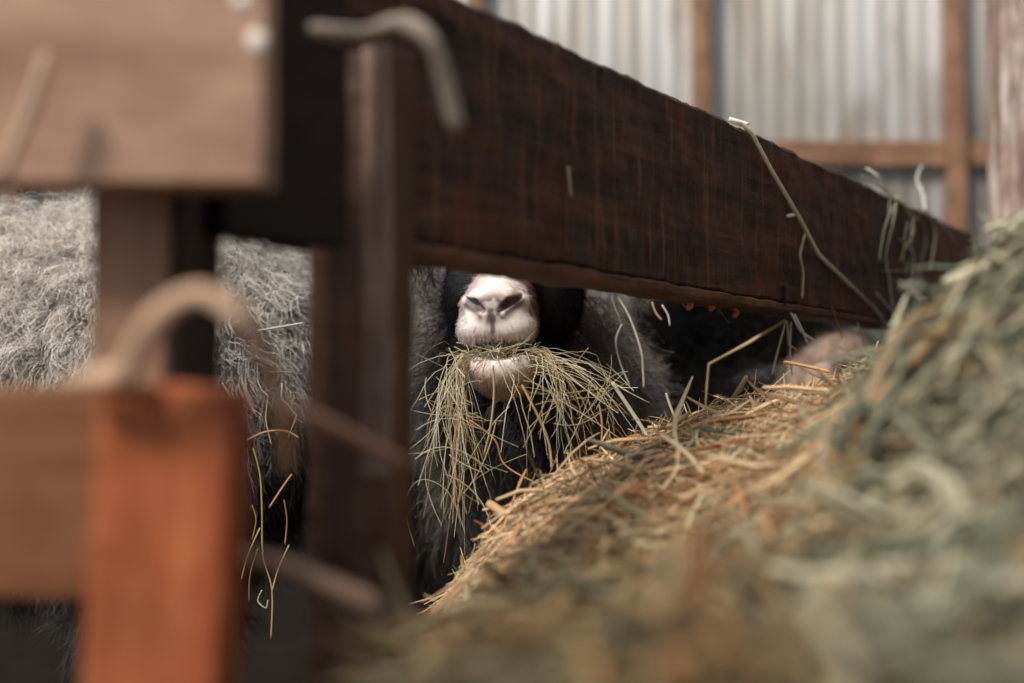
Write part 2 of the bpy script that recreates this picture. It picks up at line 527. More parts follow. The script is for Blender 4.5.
def sd_ears(u, v, w, droop=.35):
    mm = .001
    x = np.abs(u) / mm; y = v / mm; z = w / mm
    c = (100, 70, 222)
    ca, sa = math.cos(droop), math.sin(droop)
    X = (x - c[0]) * ca - (y - c[1]) * sa; Y = (x - c[0]) * sa + (y - c[1]) * ca; Z = z - c[2]
    e = sd_ell((X, Y, Z), (0, 0, 0), (52, 22, 9))
    return e * mm


def surface_nets(ax, f):
    nx, ny, nz = [len(a) for a in ax]
    S = f < 0
    acc = np.zeros((nx - 1, ny - 1, nz - 1, 3), np.float32); cnt = np.zeros((nx - 1, ny - 1, nz - 1), np.float32)
    edges = []
    for a in range(3):
        sl0 = [slice(None)] * 3; sl1 = [slice(None)] * 3
        sl0[a] = slice(0, -1); sl1[a] = slice(1, None)
        ch = S[tuple(sl0)] != S[tuple(sl1)]
        idx = np.argwhere(ch)
        i1 = idx.copy(); i1[:, a] += 1
        f0 = f[tuple(idx.T)]; f1 = f[tuple(i1.T)]
        t = f0 / (f0 - f1)
        pos = np.stack([ax[k][idx[:, k]] for k in range(3)], -1)
        pos1 = ax[a][i1[:, a]]
        pos[:, a] = pos[:, a] * (1 - t) + pos1 * t
        b, c = (a + 1) % 3, (a + 2) % 3
        ok = np.ones(len(idx), bool)
        cells = []
        for db, dc in ((-1, -1), (0, -1), (0, 0), (-1, 0)):
            ci = idx.copy(); ci[:, b] += db; ci[:, c] += dc
            ins = (ci[:, b] >= 0) & (ci[:, c] >= 0) & (ci[:, b] < f.shape[b] - 1) & (ci[:, c] < f.shape[c] - 1)
            cells.append(ci); ok &= ins
            cc = ci[ins]
            np.add.at(acc, tuple(cc.T), pos[ins]); np.add.at(cnt, tuple(cc.T), 1)
        edges.append((S[tuple(idx.T)][ok], [c_[ok] for c_ in cells]))
    act = cnt > 0
    ids = np.full(cnt.shape, -1, np.int64); ids[act] = np.arange(act.sum())
    V = acc[act] / cnt[act][:, None]
    F = []
    for s, cells in edges:
        q = np.stack([ids[tuple(c.T)] for c in cells], -1)
        q[~s] = q[~s][:, ::-1]
        F.append(q)
    return V, np.concatenate(F)


def graded(lo, hi, f0, f1, fine, growth=1.10, coarse=.022):
    a = list(np.arange(f0, f1, fine))
    s = fine; x = a[-1]
    while x < hi:
        s = min(s * growth, coarse); x += s; a.append(x)
    s = fine; x = f0; pre = []
    while x > lo:
        s = min(s * growth, coarse); x -= s; pre.append(x)
    return np.array(pre[::-1] + a)


def tri_sample(V, F, n, weight=None):
    """random points on quads with normals"""
    a, b_, c, d = [V[F[:, k]] for k in range(4)]
    nr = np.cross(c - a, d - b_)
    ar = np.linalg.norm(nr, axis=1) / 2 + 1e-12
    nr = nr / (ar[:, None] * 2)
    w = ar * (weight if weight is not None else 1)
    pick = rng.choice(len(F), n, p=w / w.sum())
    s, t = rng.random(n)[:, None], rng.random(n)[:, None]
    p = (a[pick] * (1 - s) + b_[pick] * s) * (1 - t) + (d[pick] * (1 - s) + c[pick] * s) * t
    return p, nr[pick]


def make_sheep(name, label, nose, yaw, pitch, roll, chain, legs, fine, bounds, skin_col, fleece, head_scale=1.0, openm=1.0):
    """chain: list of (xyz, radius) from neck to rump; legs: list of polylines (xyz, r)"""
    R = (Matrix.Rotation(yaw, 3, 'Z') @ Matrix.Rotation(pitch, 3, 'X') @ Matrix.Rotation(roll, 3, 'Y'))
    R = np.array(R)                           # columns: u (x), w (y), v (z) axes of the head in the world
    nose = np.asarray(nose, float)

    def local(p):
        q = [p[i] - nose[i] for i in range(3)]
        u = (R[0, 0] * q[0] + R[1, 0] * q[1] + R[2, 0] * q[2]) / head_scale
        w = (R[0, 1] * q[0] + R[1, 1] * q[1] + R[2, 1] * q[2]) / head_scale
        v = (R[0, 2] * q[0] + R[1, 2] * q[1] + R[2, 2] * q[2]) / head_scale
        return u, v, w

    def wpt(u, v, w): return nose + head_scale * (R[:, 0] * u + R[:, 1] * w + R[:, 2] * v)

    def full(p):
        u, v, w = local(p)
        d = head_sdf(u, v, w, openm) * head_scale
        d = smin(d, sd_ears(u, v, w) * head_scale, .012)
        prev = (wpt(0, .03, .21), .062)
        bd_ = None
        for c, r_ in chain:
            e = sd_cap(p, prev[0], c, prev[1], r_)
            bd_ = e if bd_ is None else smin(bd_, e, .05)
            prev = (c, r_)
        for leg in legs:
            for (a, ra), (b2, rb) in zip(leg[:-1], leg[1:]):
                bd_ = smin(bd_, sd_cap(p, a, b2, ra, rb), .02)
        return smin(d, bd_, .03)
    lo, hi = bounds
    if fine:
        ax = [graded(lo[i], hi[i], nose[i] + fine[1][i], nose[i] + fine[2][i], fine[0]) for i in range(3)]
    else:
        ax = [np.arange(lo[i], hi[i], .010) for i in range(3)]
    G = np.meshgrid(*ax, indexing='ij', sparse=True)
    f = full([g_.astype(np.float64) for g_ in G]).astype(np.float64)
    V, F = surface_nets(ax, f)
    root = empty(name, (chain[-1][0][0], chain[-1][0][1], 0))
    tag(root, label, 'sheep')
    u, v, w = local(V.T)
    C = skin_col(u, v, w, V)
    body = mesh_obj('body', V, F, M_SKIN, root, C)
    # eyes
    for s in (-1, 1):
        c = wpt(.055 * s, .060, .146)
        aa = np.linspace(0, 2 * np.pi, 17)[:-1]; bb = np.linspace(0, np.pi, 9)
        EV = np.array([[math.sin(b_) * math.cos(a_), math.sin(b_) * math.sin(a_), math.cos(b_)] for b_ in bb for a_ in aa]) * .0125 + c
        EF = [(i * 16 + j, i * 16 + (j + 1) % 16, (i + 1) * 16 + (j + 1) % 16, (i + 1) * 16 + j) for i in range(8) for j in range(16)]
        mesh_obj('eye', EV, EF, M_EYE, root)
    # fleece
    Vf, Ff = V, F
    cen = V[F].mean(1)
    uc, vc, wc = local(cen.T)
    hd = np.clip((np.sqrt(uc ** 2 + (vc - .03) ** 2 + (wc - .10) ** 2) - .135) / .03, 0, 1) * (wc > .15)
    leg_m = np.clip((cen[:, 2] - (fleece[7] if len(fleece) > 7 else .16)) / .10, 0, 1)
    nr = np.cross(V[F[:, 2]] - V[F[:, 0]], V[F[:, 3]] - V[F[:, 1]]); nr /= np.linalg.norm(nr, axis=1)[:, None] + 1e-12
    view = -cen + np.array([0, 0, CAMZ]); view /= np.linalg.norm(view, axis=1)[:, None]
    facing = np.clip((nr * view).sum(1) + .35, .06, 1)
    inview = ((np.abs(cen[:, 0] / cen[:, 1] + .0) < .55)).astype(float) * .9 + .1
    W = hd * leg_m * facing * inview
    nl_, per, Ln, curl, rad, spread, colf = fleece[:7]
    zmin, (dj, pj) = (fleece[7], fleece[8]) if len(fleece) > 7 else (.16, (.18, .5))
    rp, rn = tri_sample(V, F, nl_, W)
    N_ = nl_ * per
    K = 9
    t = np.linspace(0, 1, K)
    rp2 = np.repeat(rp, per, 0) + rng.normal(size=(N_, 3)) * spread
    rn2 = np.repeat(rn, per, 0)
    down = np.array([0, 0, -1.])
    tang = down - rn * (rn @ down)[:, None]
    tang /= np.linalg.norm(tang, axis=1)[:, None] + .2
    swirl = rng.normal(size=(nl_, 3)) * .55
    dl = tang * .75 + swirl + rn * .45
    dl /= np.linalg.norm(dl, axis=1)[:, None]
    dl2 = np.repeat(dl, per, 0) + rng.normal(size=(N_, 3)) * dj
    Lf = (np.repeat(Ln * (.6 + .8 * rng.random(nl_)), per) * (.75 + .5 * rng.random(N_)))
    bx = np.cross(dl2, rng.normal(size=3)); bx /= np.linalg.norm(bx, axis=1)[:, None]
    by = np.cross(dl2, bx)
    ph = np.repeat(rng.random(nl_) * 6.28, per) + rng.normal(size=N_) * pj
    fr = np.repeat(curl[1] * (.7 + .6 * rng.random(nl_)), per)
    amp = np.repeat(curl[0] * (.6 + .8 * rng.random(nl_)), per)
    tt = t[None, :]
    lift = (tt * (1.5 - tt))[:, :, None] * .4
    path = (rp2[:, None, :] - rn2[:, None, :] * .006 + dl2[:, None, :] * (Lf[:, None] * tt)[:, :, None]
            + rn2[:, None, :] * lift * Lf[:, None, None] * .6
            + down * ((tt ** 2)[:, :, None] * Lf[:, None, None] * .28)
            + bx[:, None, :] * (amp[:, None] * np.cos(ph[:, None] + fr[:, None] * tt * 6.28) * np.sqrt(tt))[:, :, None]
            + by[:, None, :] * (amp[:, None] * np.sin(ph[:, None] + fr[:, None] * tt * 6.28) * np.sqrt(tt))[:, :, None])
    cc = colf(rp, rng)
    c0 = np.repeat(cc, per, 0) * (.75 + .5 * rng.random((N_, 1)))
    Vs, Fs, Cs = strands(path, np.full(N_, rad), c0, 3, taper=np.linspace(1, .45, K))
    tag(mesh_obj('fleece', Vs, Fs, M_WOOL, root, Cs), kind='stuff')
    return root, body, V, F, local, wpt


M_EYE = new_mat('eye', .1, .6)[0]
M_EYE.node_tree.nodes['Principled BSDF'].inputs['Base Color'].default_value = (.012, .008, .004, 1)


def sm(x, a, b):
    t = np.clip((x - a) / (b - a), 0, 1)
    return t * t * (3 - 2 * t)


def mixc(A, B, t): return A * (1 - t[:, None]) + B * t[:, None]


# --- main sheep
def main_skin(u, v, w, V):
    n = vnoise(V * 220, 2); n2 = vnoise(V * 60, 4); n3 = vnoise(V * 500, 9)
    white = np.array(lin((236, 226, 220))); pink = np.array(lin((214, 176, 164)))
    brown = np.array(lin((112, 72, 46))); black = np.array(lin((20, 21, 25))); grey = np.array(lin((120, 102, 98)))
    C = np.tile(white, (len(u), 1))
    C = mixc(C, np.tile(pink, (len(u), 1)), sm(n2, .4, .8) * .45)
    # lower jaw slightly dirtier, yellow-brown under the chin
    C = mixc(C, np.tile(np.array(lin((196, 168, 142))), (len(u), 1)), sm(-v, .040, .070) * (.5 + .5 * n2) * .9)
    # nose pad skin
    pad = sm(.020 - np.sqrt((u / 1.3) ** 2 + (v - .009) ** 2), 0, .010) * sm(.012 - w, 0, .006)
    C = mixc(C, np.tile(grey, (len(u), 1)), pad * (.35 + .6 * sm(n, .35, .65)))
    wing = sm(.009 - np.sqrt(((np.abs(u) - .019) / 1.7) ** 2 + (v - .0135) ** 2), 0, .004) * sm(.030 - w, 0, .008)
    C = mixc(C, np.tile(np.array(lin((92, 76, 76))), (len(u), 1)), wing * .85)
    C = mixc(C, np.tile(np.array(lin((90, 72, 66))), (len(u), 1)), sm(.0032 - np.abs(u), 0, .0018) * sm(.008 - w, 0, .004) * sm(v, -.018, -.012) * sm(.008 - v, 0, .004) * .8)
    # lips
    lip = sm(.007 - np.abs(v + .0255 + .005 * (np.abs(u) / .03) ** 2), 0, .005) * sm(.04 - w, 0, .02)
    C = mixc(C, np.tile(np.array(lin((150, 120, 112))), (len(u), 1)), lip * .6)
    inner = sm(.0095 - np.abs(v + .041), 0, .004) * sm(w, .004, .012) * sm(.024 - np.abs(u), -.004, .004)
    C = mixc(C, np.tile(np.array(lin((178, 104, 84))), (len(u), 1)), inner * .8)
    # brown right cheek then black face, patchy edge
    e = (n - .5) * .022 + (n2 - .5) * .02
    side = np.where(u > 0, u * 1.0, -u * .25)
    tb = sm(w + side + e, .052, .066) * sm(u, -.02, .012)
    C = mixc(C, np.tile(brown, (len(u), 1)), tb * .9)
    tk = sm(w + side * .35 + e, .070, .084)
    C = mixc(C, np.tile(black, (len(u), 1)), tk)
    C = mixc(C, np.tile(np.array(lin((66, 64, 66))), (len(u), 1)), sm(w, .19, .24))
    C *= (.9 + .2 * n3)[:, None]
    return np.clip(C, 0, 1)


def main_fleece_col(p, rg):
    n = vnoise(p * 11, 6); n2 = vnoise(p * 30, 8)
    dark = np.array(lin((46, 45, 48))); grey = np.array(lin((176, 166, 160)))
    t = np.clip((n - .14) * 2.2 + (n2 - .5) * .9 + .05 * rg.normal(size=len(p)), 0, 1)
    return mixc(np.tile(dark, (len(p), 1)), np.tile(grey, (len(p), 1)), t)


NOSE = P(493, 318, 1.405)
sx = NOSE[0]
legs1 = []
for (lx, ly) in ((-.09, 1.98), (.11, 1.98), (-.18, 2.60), (.04, 2.60)):
    legs1.append([((lx, ly, .42), .07), ((lx, ly - .01 if ly < 2.2 else ly + .06, .24), .036), ((lx, ly, .06), .022), ((lx, ly - .015, .012), .028)])
main_root, main_body, MV, MF, mlocal, mwpt = make_sheep(
    'sheep', 'dark grey sheep with a white muzzle chewing a mouthful of hay under the beam',
    NOSE, math.radians(-8), math.radians(10), math.radians(-2),
    [((sx + .03, 1.72, .56), .095), ((sx + .02, 1.90, .50), .155), ((sx - .01, 2.10, .50), .200), ((sx - .06, 2.62, .52), .215)],
    legs1, (.0014, (-.050, -.012, -.095), (.055, .075, .055)), ((-.32, 1.33, -.02), (.46, 2.95, .85)),
    main_skin, (6500, 10, .048, (.0050, 1.7), .0005, .005, main_fleece_col))

# short hair on the face
def face_hair(root, V, F, local, skin, n, scale, near, dvec):
    cen = V[F].mean(1)
    u, v, w = local(cen.T)
    Wt = ((w > -.02) & (w < .20) & (v > -.12) & (np.abs(u) < .12)).astype(float) * np.where(w < near, 1.6, .8)
    Wt *= (np.sqrt((u / 1.3) ** 2 + (v - .011) ** 2) > .022) | (w > .03)
    Wt *= ~((np.abs(v + .036) < .011) & (np.abs(u) < .03) & (w < .05))
    hp, hn = tri_sample(V, F, n, Wt)
    hu, hv, hw = local(hp.T)
    hc = skin(hu, hv, hw, hp) * rng.uniform(.85, 1.15, (len(hp), 1))
    hdir = hn * .6 + np.array(dvec) + rng.normal(size=hp.shape) * .2
    hdir /= np.linalg.norm(hdir, axis=1)[:, None]
    t = np.linspace(0, 1, 4)
    hl = rng.uniform(.003, .006, len(hp)) * np.where(hw > .07, 2.2, 1) * scale
    path = hp[:, None, :] + hdir[:, None, :] * (hl[:, None] * t)[:, :, None] + np.array([0, 0, -.0015]) * (t ** 2)[None, :, None]
    Vs, Fs, Cs = strands(path, np.full(len(hp), .00016 * scale), np.clip(hc, 0, 1), 3, taper=np.linspace(1, .4, 4))
    tag(mesh_obj('face_hair', Vs, Fs, M_WOOL, root, Cs), kind='stuff')


face_hair(main_root, MV, MF, mlocal, main_skin, 26000, 1, .07, (0, .8, -.25))


# --- light grey sheep at the left, standing side on
def plain_skin(c):
    def f(u, v, w, V):
        n = vnoise(V * 40, 3)
        return np.tile(np.array(lin(c)), (len(u), 1)) * (.8 + .4 * n)[:, None]
    return f


def grey_fleece_col(p, rg):
    n = vnoise(p * 9, 16); n2 = vnoise(p * 34, 18)
    a = np.array(lin((92, 90, 90))); b_ = np.array(lin((250, 244, 236)))
    t = np.clip(.95 + (n - .5) * .9 + (n2 - .5) * .5 - .30 * sm(p[:, 0], -.50, -.34) + .08 * rg.normal(size=len(p)), 0, 1)
    C = mixc(np.tile(a, (len(p), 1)), np.tile(b_, (len(p), 1)), t)
    # dark belly, legs and rump, fleece tone with underside shade painted in, ragged edge
    e = (n - .5) * .16 + (n2 - .5) * .08
    bel = sm(.42 + .11 * sm(p[:, 0], -.55, -.36) - p[:, 2] + e, -.03, .05)
    return mixc(C, np.tile(np.array(lin((40, 40, 43))), (len(p), 1)), bel * .92)


def shaded_belly_skin(u, v, w, V):
    n = vnoise(V * 9, 16)
    C = np.tile(np.array(lin((130, 126, 122))), (len(u), 1))
    bel = sm(.42 + .11 * sm(V[:, 0], -.55, -.36) - V[:, 2] + (n - .5) * .16, -.03, .05)  # same dark underside as the fleece, shade painted into the skin colour
    return mixc(C, np.tile(np.array(lin((30, 30, 32))), (len(u), 1)), bel)


legs2 = []
for (lx, ly) in ((-.45, 1.68), (-.45, 1.88), (-1.02, 1.68), (-1.02, 1.88)):
    legs2.append([((lx, ly, .42), .07), ((lx + .02, ly, .24), .036), ((lx, ly, .06), .022), ((lx - .012, ly, .012), .028)])
make_sheep('sheep', 'light grey curly fleeced sheep standing behind the hay rack at left',
           (-1.62, 1.80, .50), math.radians(-90), math.radians(15), 0,
           [((-1.22, 1.79, .60), .11), ((-1.02, 1.78, .545), .20), ((-.43, 1.77, .555), .205)],
           legs2, None, ((-1.75, 1.45, -.02), (-.10, 2.1, .85)), shaded_belly_skin,
           (9000, 16, .045, (.0060, 1.6), .00055, .0028, grey_fleece_col, .22, (.10, .22)))


# --- black sheep behind, brown-grey muzzle in the hay
def black_fleece_col(p, rg):
    n = vnoise(p * 12, 26)
    a = np.array(lin((10, 10, 12))); b_ = np.array(lin((40, 35, 31)))
    return mixc(np.tile(a, (len(p), 1)), np.tile(b_, (len(p), 1)), np.clip((n - .4) * 2, 0, 1))


def far_skin(u, v, w, V):
    n = vnoise(V * 60, 3); n2 = vnoise(V * 300, 5)
    a = np.array(lin((158, 134, 118))); b_ = np.array(lin((22, 20, 20)))
    C = mixc(np.tile(a, (len(u), 1)), np.tile(b_, (len(u), 1)), sm(w + (n - .5) * .03, .15, .19))
    return C * (.8 + .35 * n2)[:, None]


NF = P(832, 386, 1.84)
legs3 = []
for (lx, ly) in ((.86, 2.24), (1.04, 2.12), (1.16, 2.62), (1.36, 2.52)):
    legs3.append([((lx, ly, .40), .06), ((lx, ly, .24), .036), ((lx, ly, .06), .022), ((lx, ly - .015, .012), .028)])
far_root, far_body, FV, FF, flocal, fwpt = make_sheep('sheep', 'grey brown sheep muzzle poking into the hay under the far part of the beam',
           NF, math.radians(-16), math.radians(-16), 0,
           [((.62, 2.12, .46), .08), ((.92, 2.24, .46), .14), ((1.26, 2.54, .47), .16)],
           legs3, None, ((.30, 1.78, -.02), (1.5, 2.85, .74)), far_skin,
           (2600, 9, .05, (.005, 1.2), .0008, .006, black_fleece_col), head_scale=1.24)
face_hair(far_root, FV, FF, flocal, far_skin, 14000, 1.6, .16, (.3, .6, -.2))
legs4 = []
for (lx, ly) in ((.30, 2.44), (.46, 2.44), (.36, 2.88), (.52, 2.88)):
    legs4.append([((lx, ly, .42), .07), ((lx, ly, .24), .036), ((lx, ly, .06), .022), ((lx, ly - .015, .012), .028)])
make_sheep('sheep', 'black shaggy fleeced sheep turned away between the other sheep',
           (.50, 3.42, .55), math.radians(172), math.radians(15), 0,
           [((.47, 3.06, .58), .10), ((.44, 2.90, .51), .165), ((.375, 2.45, .52), .175)],
           legs4, None, ((.14, 2.1, -.02), (.80, 3.55, .80)), plain_skin((26, 25, 26)),
           (4200, 9, .085, (.007, 1.1), .0009, .007, black_fleece_col))

# ================================================================== HAY
HC = [np.array(lin(c)) for c in ((226, 196, 152), (206, 170, 126), (238, 214, 176), (186, 138, 96), (196, 184, 150), (146, 112, 80))]
GC = [np.array(lin(c)) for c in ((150, 148, 122), (178, 172, 142), (120, 124, 102), (200, 192, 164), (90, 94, 76), (160, 134, 100))]


def field(ctrl, lam=1e-3):
    c = np.array(ctrl, float)
    x = np.stack([(c[:, 0] - 512) / 500., c[:, 1] * 1.6], -1)
    def ker(r): return np.where(r > 0, r ** 2 * np.log(r + 1e-12), 0)
    D = ker(np.linalg.norm(x[:, None] - x[None], axis=2)) + lam * np.eye(len(x))
    Pm = np.c_[np.ones(len(x)), x]
    A = np.block([[D, Pm], [Pm.T, np.zeros((3, 3))]])
    sol = np.linalg.solve(A, np.r_[c[:, 2], 0, 0, 0])
    def f(px, Y):
        q = np.stack([(px - 512) / 500., Y * 1.6], -1)
        K = ker(np.linalg.norm(q[..., None, :] - x, axis=-1))
        return K @ sol[:len(x)] + sol[len(x)] + q @ sol[len(x) + 1:]
    return f


# (column, depth, row) measured on the mound
ctrl = [(420, .42, 715), (420, .7, 690), (420, 1.0, 665), (430, 1.25, 650), (430, 1.6, 660),
        (520, .42, 700), (520, .7, 655), (520, 1.0, 590), (520, 1.22, 530), (520, 1.34, 527), (520, 1.6, 570),
        (620, .42, 695), (620, .7, 635), (620, 1.0, 550), (620, 1.3, 466), (620, 1.40, 462), (620, 1.65, 505),
        (720, .42, 692), (720, .7, 615), (720, 1.0, 520), (720, 1.3, 440), (720, 1.46, 424), (720, 1.75, 450),
        (820, .42, 688), (820, .7, 570), (820, 1.0, 450), (820, 1.3, 413), (820, 1.5, 400), (820, 1.75, 426),
        (900, .42, 680), (900, .6, 575), (900, .75, 468), (900, .88, 376), (900, 1.1, 376), (900, 1.3, 376), (900, 1.6, 375),
        (1000, .42, 665), (1000, .6, 500), (1000, .72, 395), (1000, .86, 282), (1000, 1.1, 294), (1000, 1.3, 300), (1000, 1.6, 345),
        (1100, .42, 650), (1100, .6, 450), (1100, .72, 320), (1100, .86, 222), (1100, 1.1, 230), (1100, 1.3, 250), (1100, 1.6, 310),
        (1350, .42, 660), (1350, .9, 300), (1350, 1.3, 220), (1350, 1.8, 290), (250, .5, 760), (250, 1.0, 720), (250, 1.5, 700)]
rowf = field(ctrl)


def hayz(x, y):
    px = 512 + x / y * FPX
    py = rowf(px, y)
    cy = (341.5 - py) / FPX
    q = np.stack([x, y, x * 0], -1)
    lump = (vnoise(q * 13, 21) - .5) * .045 + (vnoise(q * 34, 22) - .5) * .018
    return CAMZ + (SP + cy * CP) / (CP - cy * SP) * y + lump * np.clip((1.75 - y), .35, 1)


def leftpx(y): return 425 + 28 * sm(y, .7, 1.35)


# mound base: closed grid with skirt to the floor
nx_, ny_ = 110, 110
ux = np.linspace(0, 1, nx_); uy = np.linspace(0, 1, ny_)
UX, UY = np.meshgrid(ux, uy, indexing='ij')
Yh = .36 + UY * 1.36
XL = Yh * (leftpx(Yh) - 512) / FPX; XR = .40 + .55 * np.clip(UY, 0, 1)
Xh = XL + (XR - XL) * UX
Zh = hayz(Xh, Yh) - .012
Zh += (vnoise(np.stack([Xh * 30, Yh * 30, Xh * 0], -1), 1) - .5) * .012
# hay may not climb over the beam line beyond it
V = np.stack([Xh, Yh, Zh], -1).reshape(-1, 3)
ii = (np.arange(nx_ - 1)[:, None] * ny_ + np.arange(ny_ - 1)[None, :]).ravel()
F = [tuple(x) for x in np.stack([ii, ii + ny_, ii + ny_ + 1, ii + 1], -1)]
rim = [i * ny_ for i in range(nx_)] + [(nx_ - 1) * ny_ + j for j in range(1, ny_)] + [i * ny_ + ny_ - 1 for i in range(nx_ - 2, -1, -1)] + [j for j in range(ny_ - 2, 0, -1)]
nb_ = len(V)
cxy = np.array([.42, 1.0]); dxy = V[rim][:, :2] - cxy
V = np.r_[V, np.c_[V[rim][:, :2] + dxy / np.linalg.norm(dxy, axis=1)[:, None] * .05, np.full(len(rim), -.005)]]
for k in range(len(rim)):
    k2 = (k + 1) % len(rim)
    F.append((rim[k2], rim[k], nb_ + k, nb_ + k2))
hay_base_col = np.tile(np.array(lin((64, 52, 38))), (len(V), 1)) * (.6 + .8 * vnoise(V * 60, 4))[:, None]
mound = empty('hay_mound', (.3, 1.0, 0))
tag(mound, 'mound of loose golden and grey green hay heaped below the beam', 'hay', kind='stuff')


def greenness(x, y):
    """how much of the grey-green, finer hay: towards the right heap and the near foot"""
    px = 512 + x / y * FPX
    g_ = sm(px, 780, 930) * sm(1.35 - y, -.05, .25)
    g_ = np.maximum(g_, .55 * sm(.98 - y, 0, .22))
    return np.clip(g_ + (vnoise(np.stack([x * 14, y * 14, x * 0], -1), 12) - .5) * .5, 0, 1)


def hay_strands(n, yr, rad_r, len_r, pick=None, lift=.010, green=greenness, steep=.35):
    y = yr[0] + (yr[1] - yr[0]) * rng.random(n)
    xl = y * (leftpx(y) - 512) / FPX
    x = xl + rng.random(n) * ((.36 + .42 * y) - xl)
    z = hayz(x, y) + rng.uniform(-.006, lift, n)
    ang = np.where(rng.random(n) < .55, rng.normal(.6, .8, n), rng.uniform(0, 6.28, n))
    el = rng.normal(0, steep, n)
    L_ = rng.uniform(*len_r, n) * (.6 + .5 * rng.random(n))
    d = np.stack([np.cos(ang) * np.cos(el), np.sin(ang) * np.cos(el), np.sin(el)], -1)
    K = 7
    t = np.linspace(-.5, .5, K)
    bend = rng.normal(size=(n, 3)) * .28 + np.array([0, 0, -.06])
    kink = rng.normal(size=(n, 3)) * .18
    path = (np.stack([x, y, z], -1)[:, None, :] + d[:, None, :] * (L_[:, None] * t)[:, :, None]
            + bend[:, None, :] * (L_[:, None] * (t ** 2 - .08))[:, :, None]
            + kink[:, None, :] * (L_[:, None] * np.abs(t - rng.uniform(-.3, .3, (n, 1))))[:, :, None] * .6)
    # follow the mound: pull points toward the surface height
    gx, gy = path[..., 0], np.clip(path[..., 1], .36, 1.8)
    hz = hayz(gx.ravel(), gy.ravel()).reshape(gx.shape)
    path[..., 2] = path[..., 2] * .35 + (hz + (path[..., 2] - z[:, None]) * .6 + (z - hayz(x, y))[:, None]) * .65
    g_ = green(x, y)[:, None]
    A = np.array(HC)[rng.choice(len(HC), n, p=[.27, .22, .2, .12, .1, .09])]
    Bc = np.array(GC)[rng.choice(len(GC), n)]
    near_shade = sm(.92 - y + .12 * (vnoise(np.stack([x * 9, y * 9, x * 0], -1), 31) - .5), 0, .25)[:, None] * sm(870 - (512 + x / y * FPX), 0, 160)[:, None]
    c = np.where(rng.random((n, 1)) < g_, Bc, A) * rng.uniform(.75, 1.2, (n, 1))
    c = c * (1 - near_shade * np.array([.40, .45, .52]))          # browner and darker near the foot: foreground shade painted into the hay
    return path, rng.uniform(*rad_r, n), c


parts = []
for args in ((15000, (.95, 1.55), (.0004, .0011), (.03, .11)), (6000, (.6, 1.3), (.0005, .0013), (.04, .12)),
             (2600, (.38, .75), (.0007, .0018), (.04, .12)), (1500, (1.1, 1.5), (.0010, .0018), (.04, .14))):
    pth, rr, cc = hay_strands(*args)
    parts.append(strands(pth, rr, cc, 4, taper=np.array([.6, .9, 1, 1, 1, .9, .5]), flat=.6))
# broad blades and thick stalks, standing up more from the heap
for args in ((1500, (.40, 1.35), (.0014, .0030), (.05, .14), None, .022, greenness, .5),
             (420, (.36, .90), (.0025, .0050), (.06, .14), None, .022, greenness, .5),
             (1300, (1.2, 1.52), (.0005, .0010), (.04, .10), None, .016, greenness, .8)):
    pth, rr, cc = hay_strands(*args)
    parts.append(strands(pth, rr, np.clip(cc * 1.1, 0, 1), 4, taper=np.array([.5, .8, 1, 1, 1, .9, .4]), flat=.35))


def merge(parts):
    V, F, C, o = [], [], [], 0
    for v_, f_, c_ in parts:
        V.append(v_); F.append(f_ + o); C.append(c_); o += len(v_)
    return np.concatenate(V), np.concatenate(F), np.concatenate(C)


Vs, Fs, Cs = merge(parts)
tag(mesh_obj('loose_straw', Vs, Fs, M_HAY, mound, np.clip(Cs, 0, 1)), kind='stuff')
hb = mesh_obj('packed_hay', V, F, M_HAY, mound, hay_base_col)
hb['kind'] = 'stuff'

# ---------------------------------------------------------------- hay in the mouth
def bez(P0, P1, P2, P3, K):
    t = np.linspace(0, 1, K)[None, :, None]
    return ((1 - t) ** 3 * P0[:, None] + 3 * (1 - t) ** 2 * t * P1[:, None] + 3 * (1 - t) * t ** 2 * P2[:, None] + t ** 3 * P3[:, None])


def pix(px, py, Y):
    return np.stack([P(a, b_, c) for a, b_, c in zip(px, py, Y)])


def mouth_group(n, end_x, end_y, up_x, up_y, Y_r, start_u, rad_r, cols):
    su = rng.uniform(*start_u, n)
    P0 = np.stack([mwpt(a * .001, -.036 + rng.uniform(-.022, .002), rng.uniform(.006, .030)) for a in su])
    Yv = rng.uniform(*Y_r, n)
    ex, ey = rng.uniform(*end_x, n), rng.uniform(*end_y, n)
    mxx, myy = rng.uniform(*up_x, n), rng.uniform(*up_y, n)
    P1 = P0 + np.stack([su * .0006, np.full(n, -.018) + rng.normal(0, .006, n), rng.uniform(-.006, .008, n)], -1)
    P2 = pix(mxx, myy, Yv)
    P3 = pix(ex, ey, Yv + rng.normal(0, .015, n))
    pth = bez(P0, P1, P2, P3, 11)
    pth += rng.normal(size=(n, 11, 3)) * .0007
    kk = rng.uniform(.3, .9, (n, 1)); tt = np.linspace(0, 1, 11)[None]
    pth += (rng.normal(size=(n, 1, 3)) * .03) * (np.maximum(tt - kk, 0) * 1.0)[:, :, None]
    c = np.array(cols)[rng.integers(0, len(cols), n)] * rng.uniform(.75, 1.2, (n, 1))
    return pth, rng.uniform(*rad_r, n), c


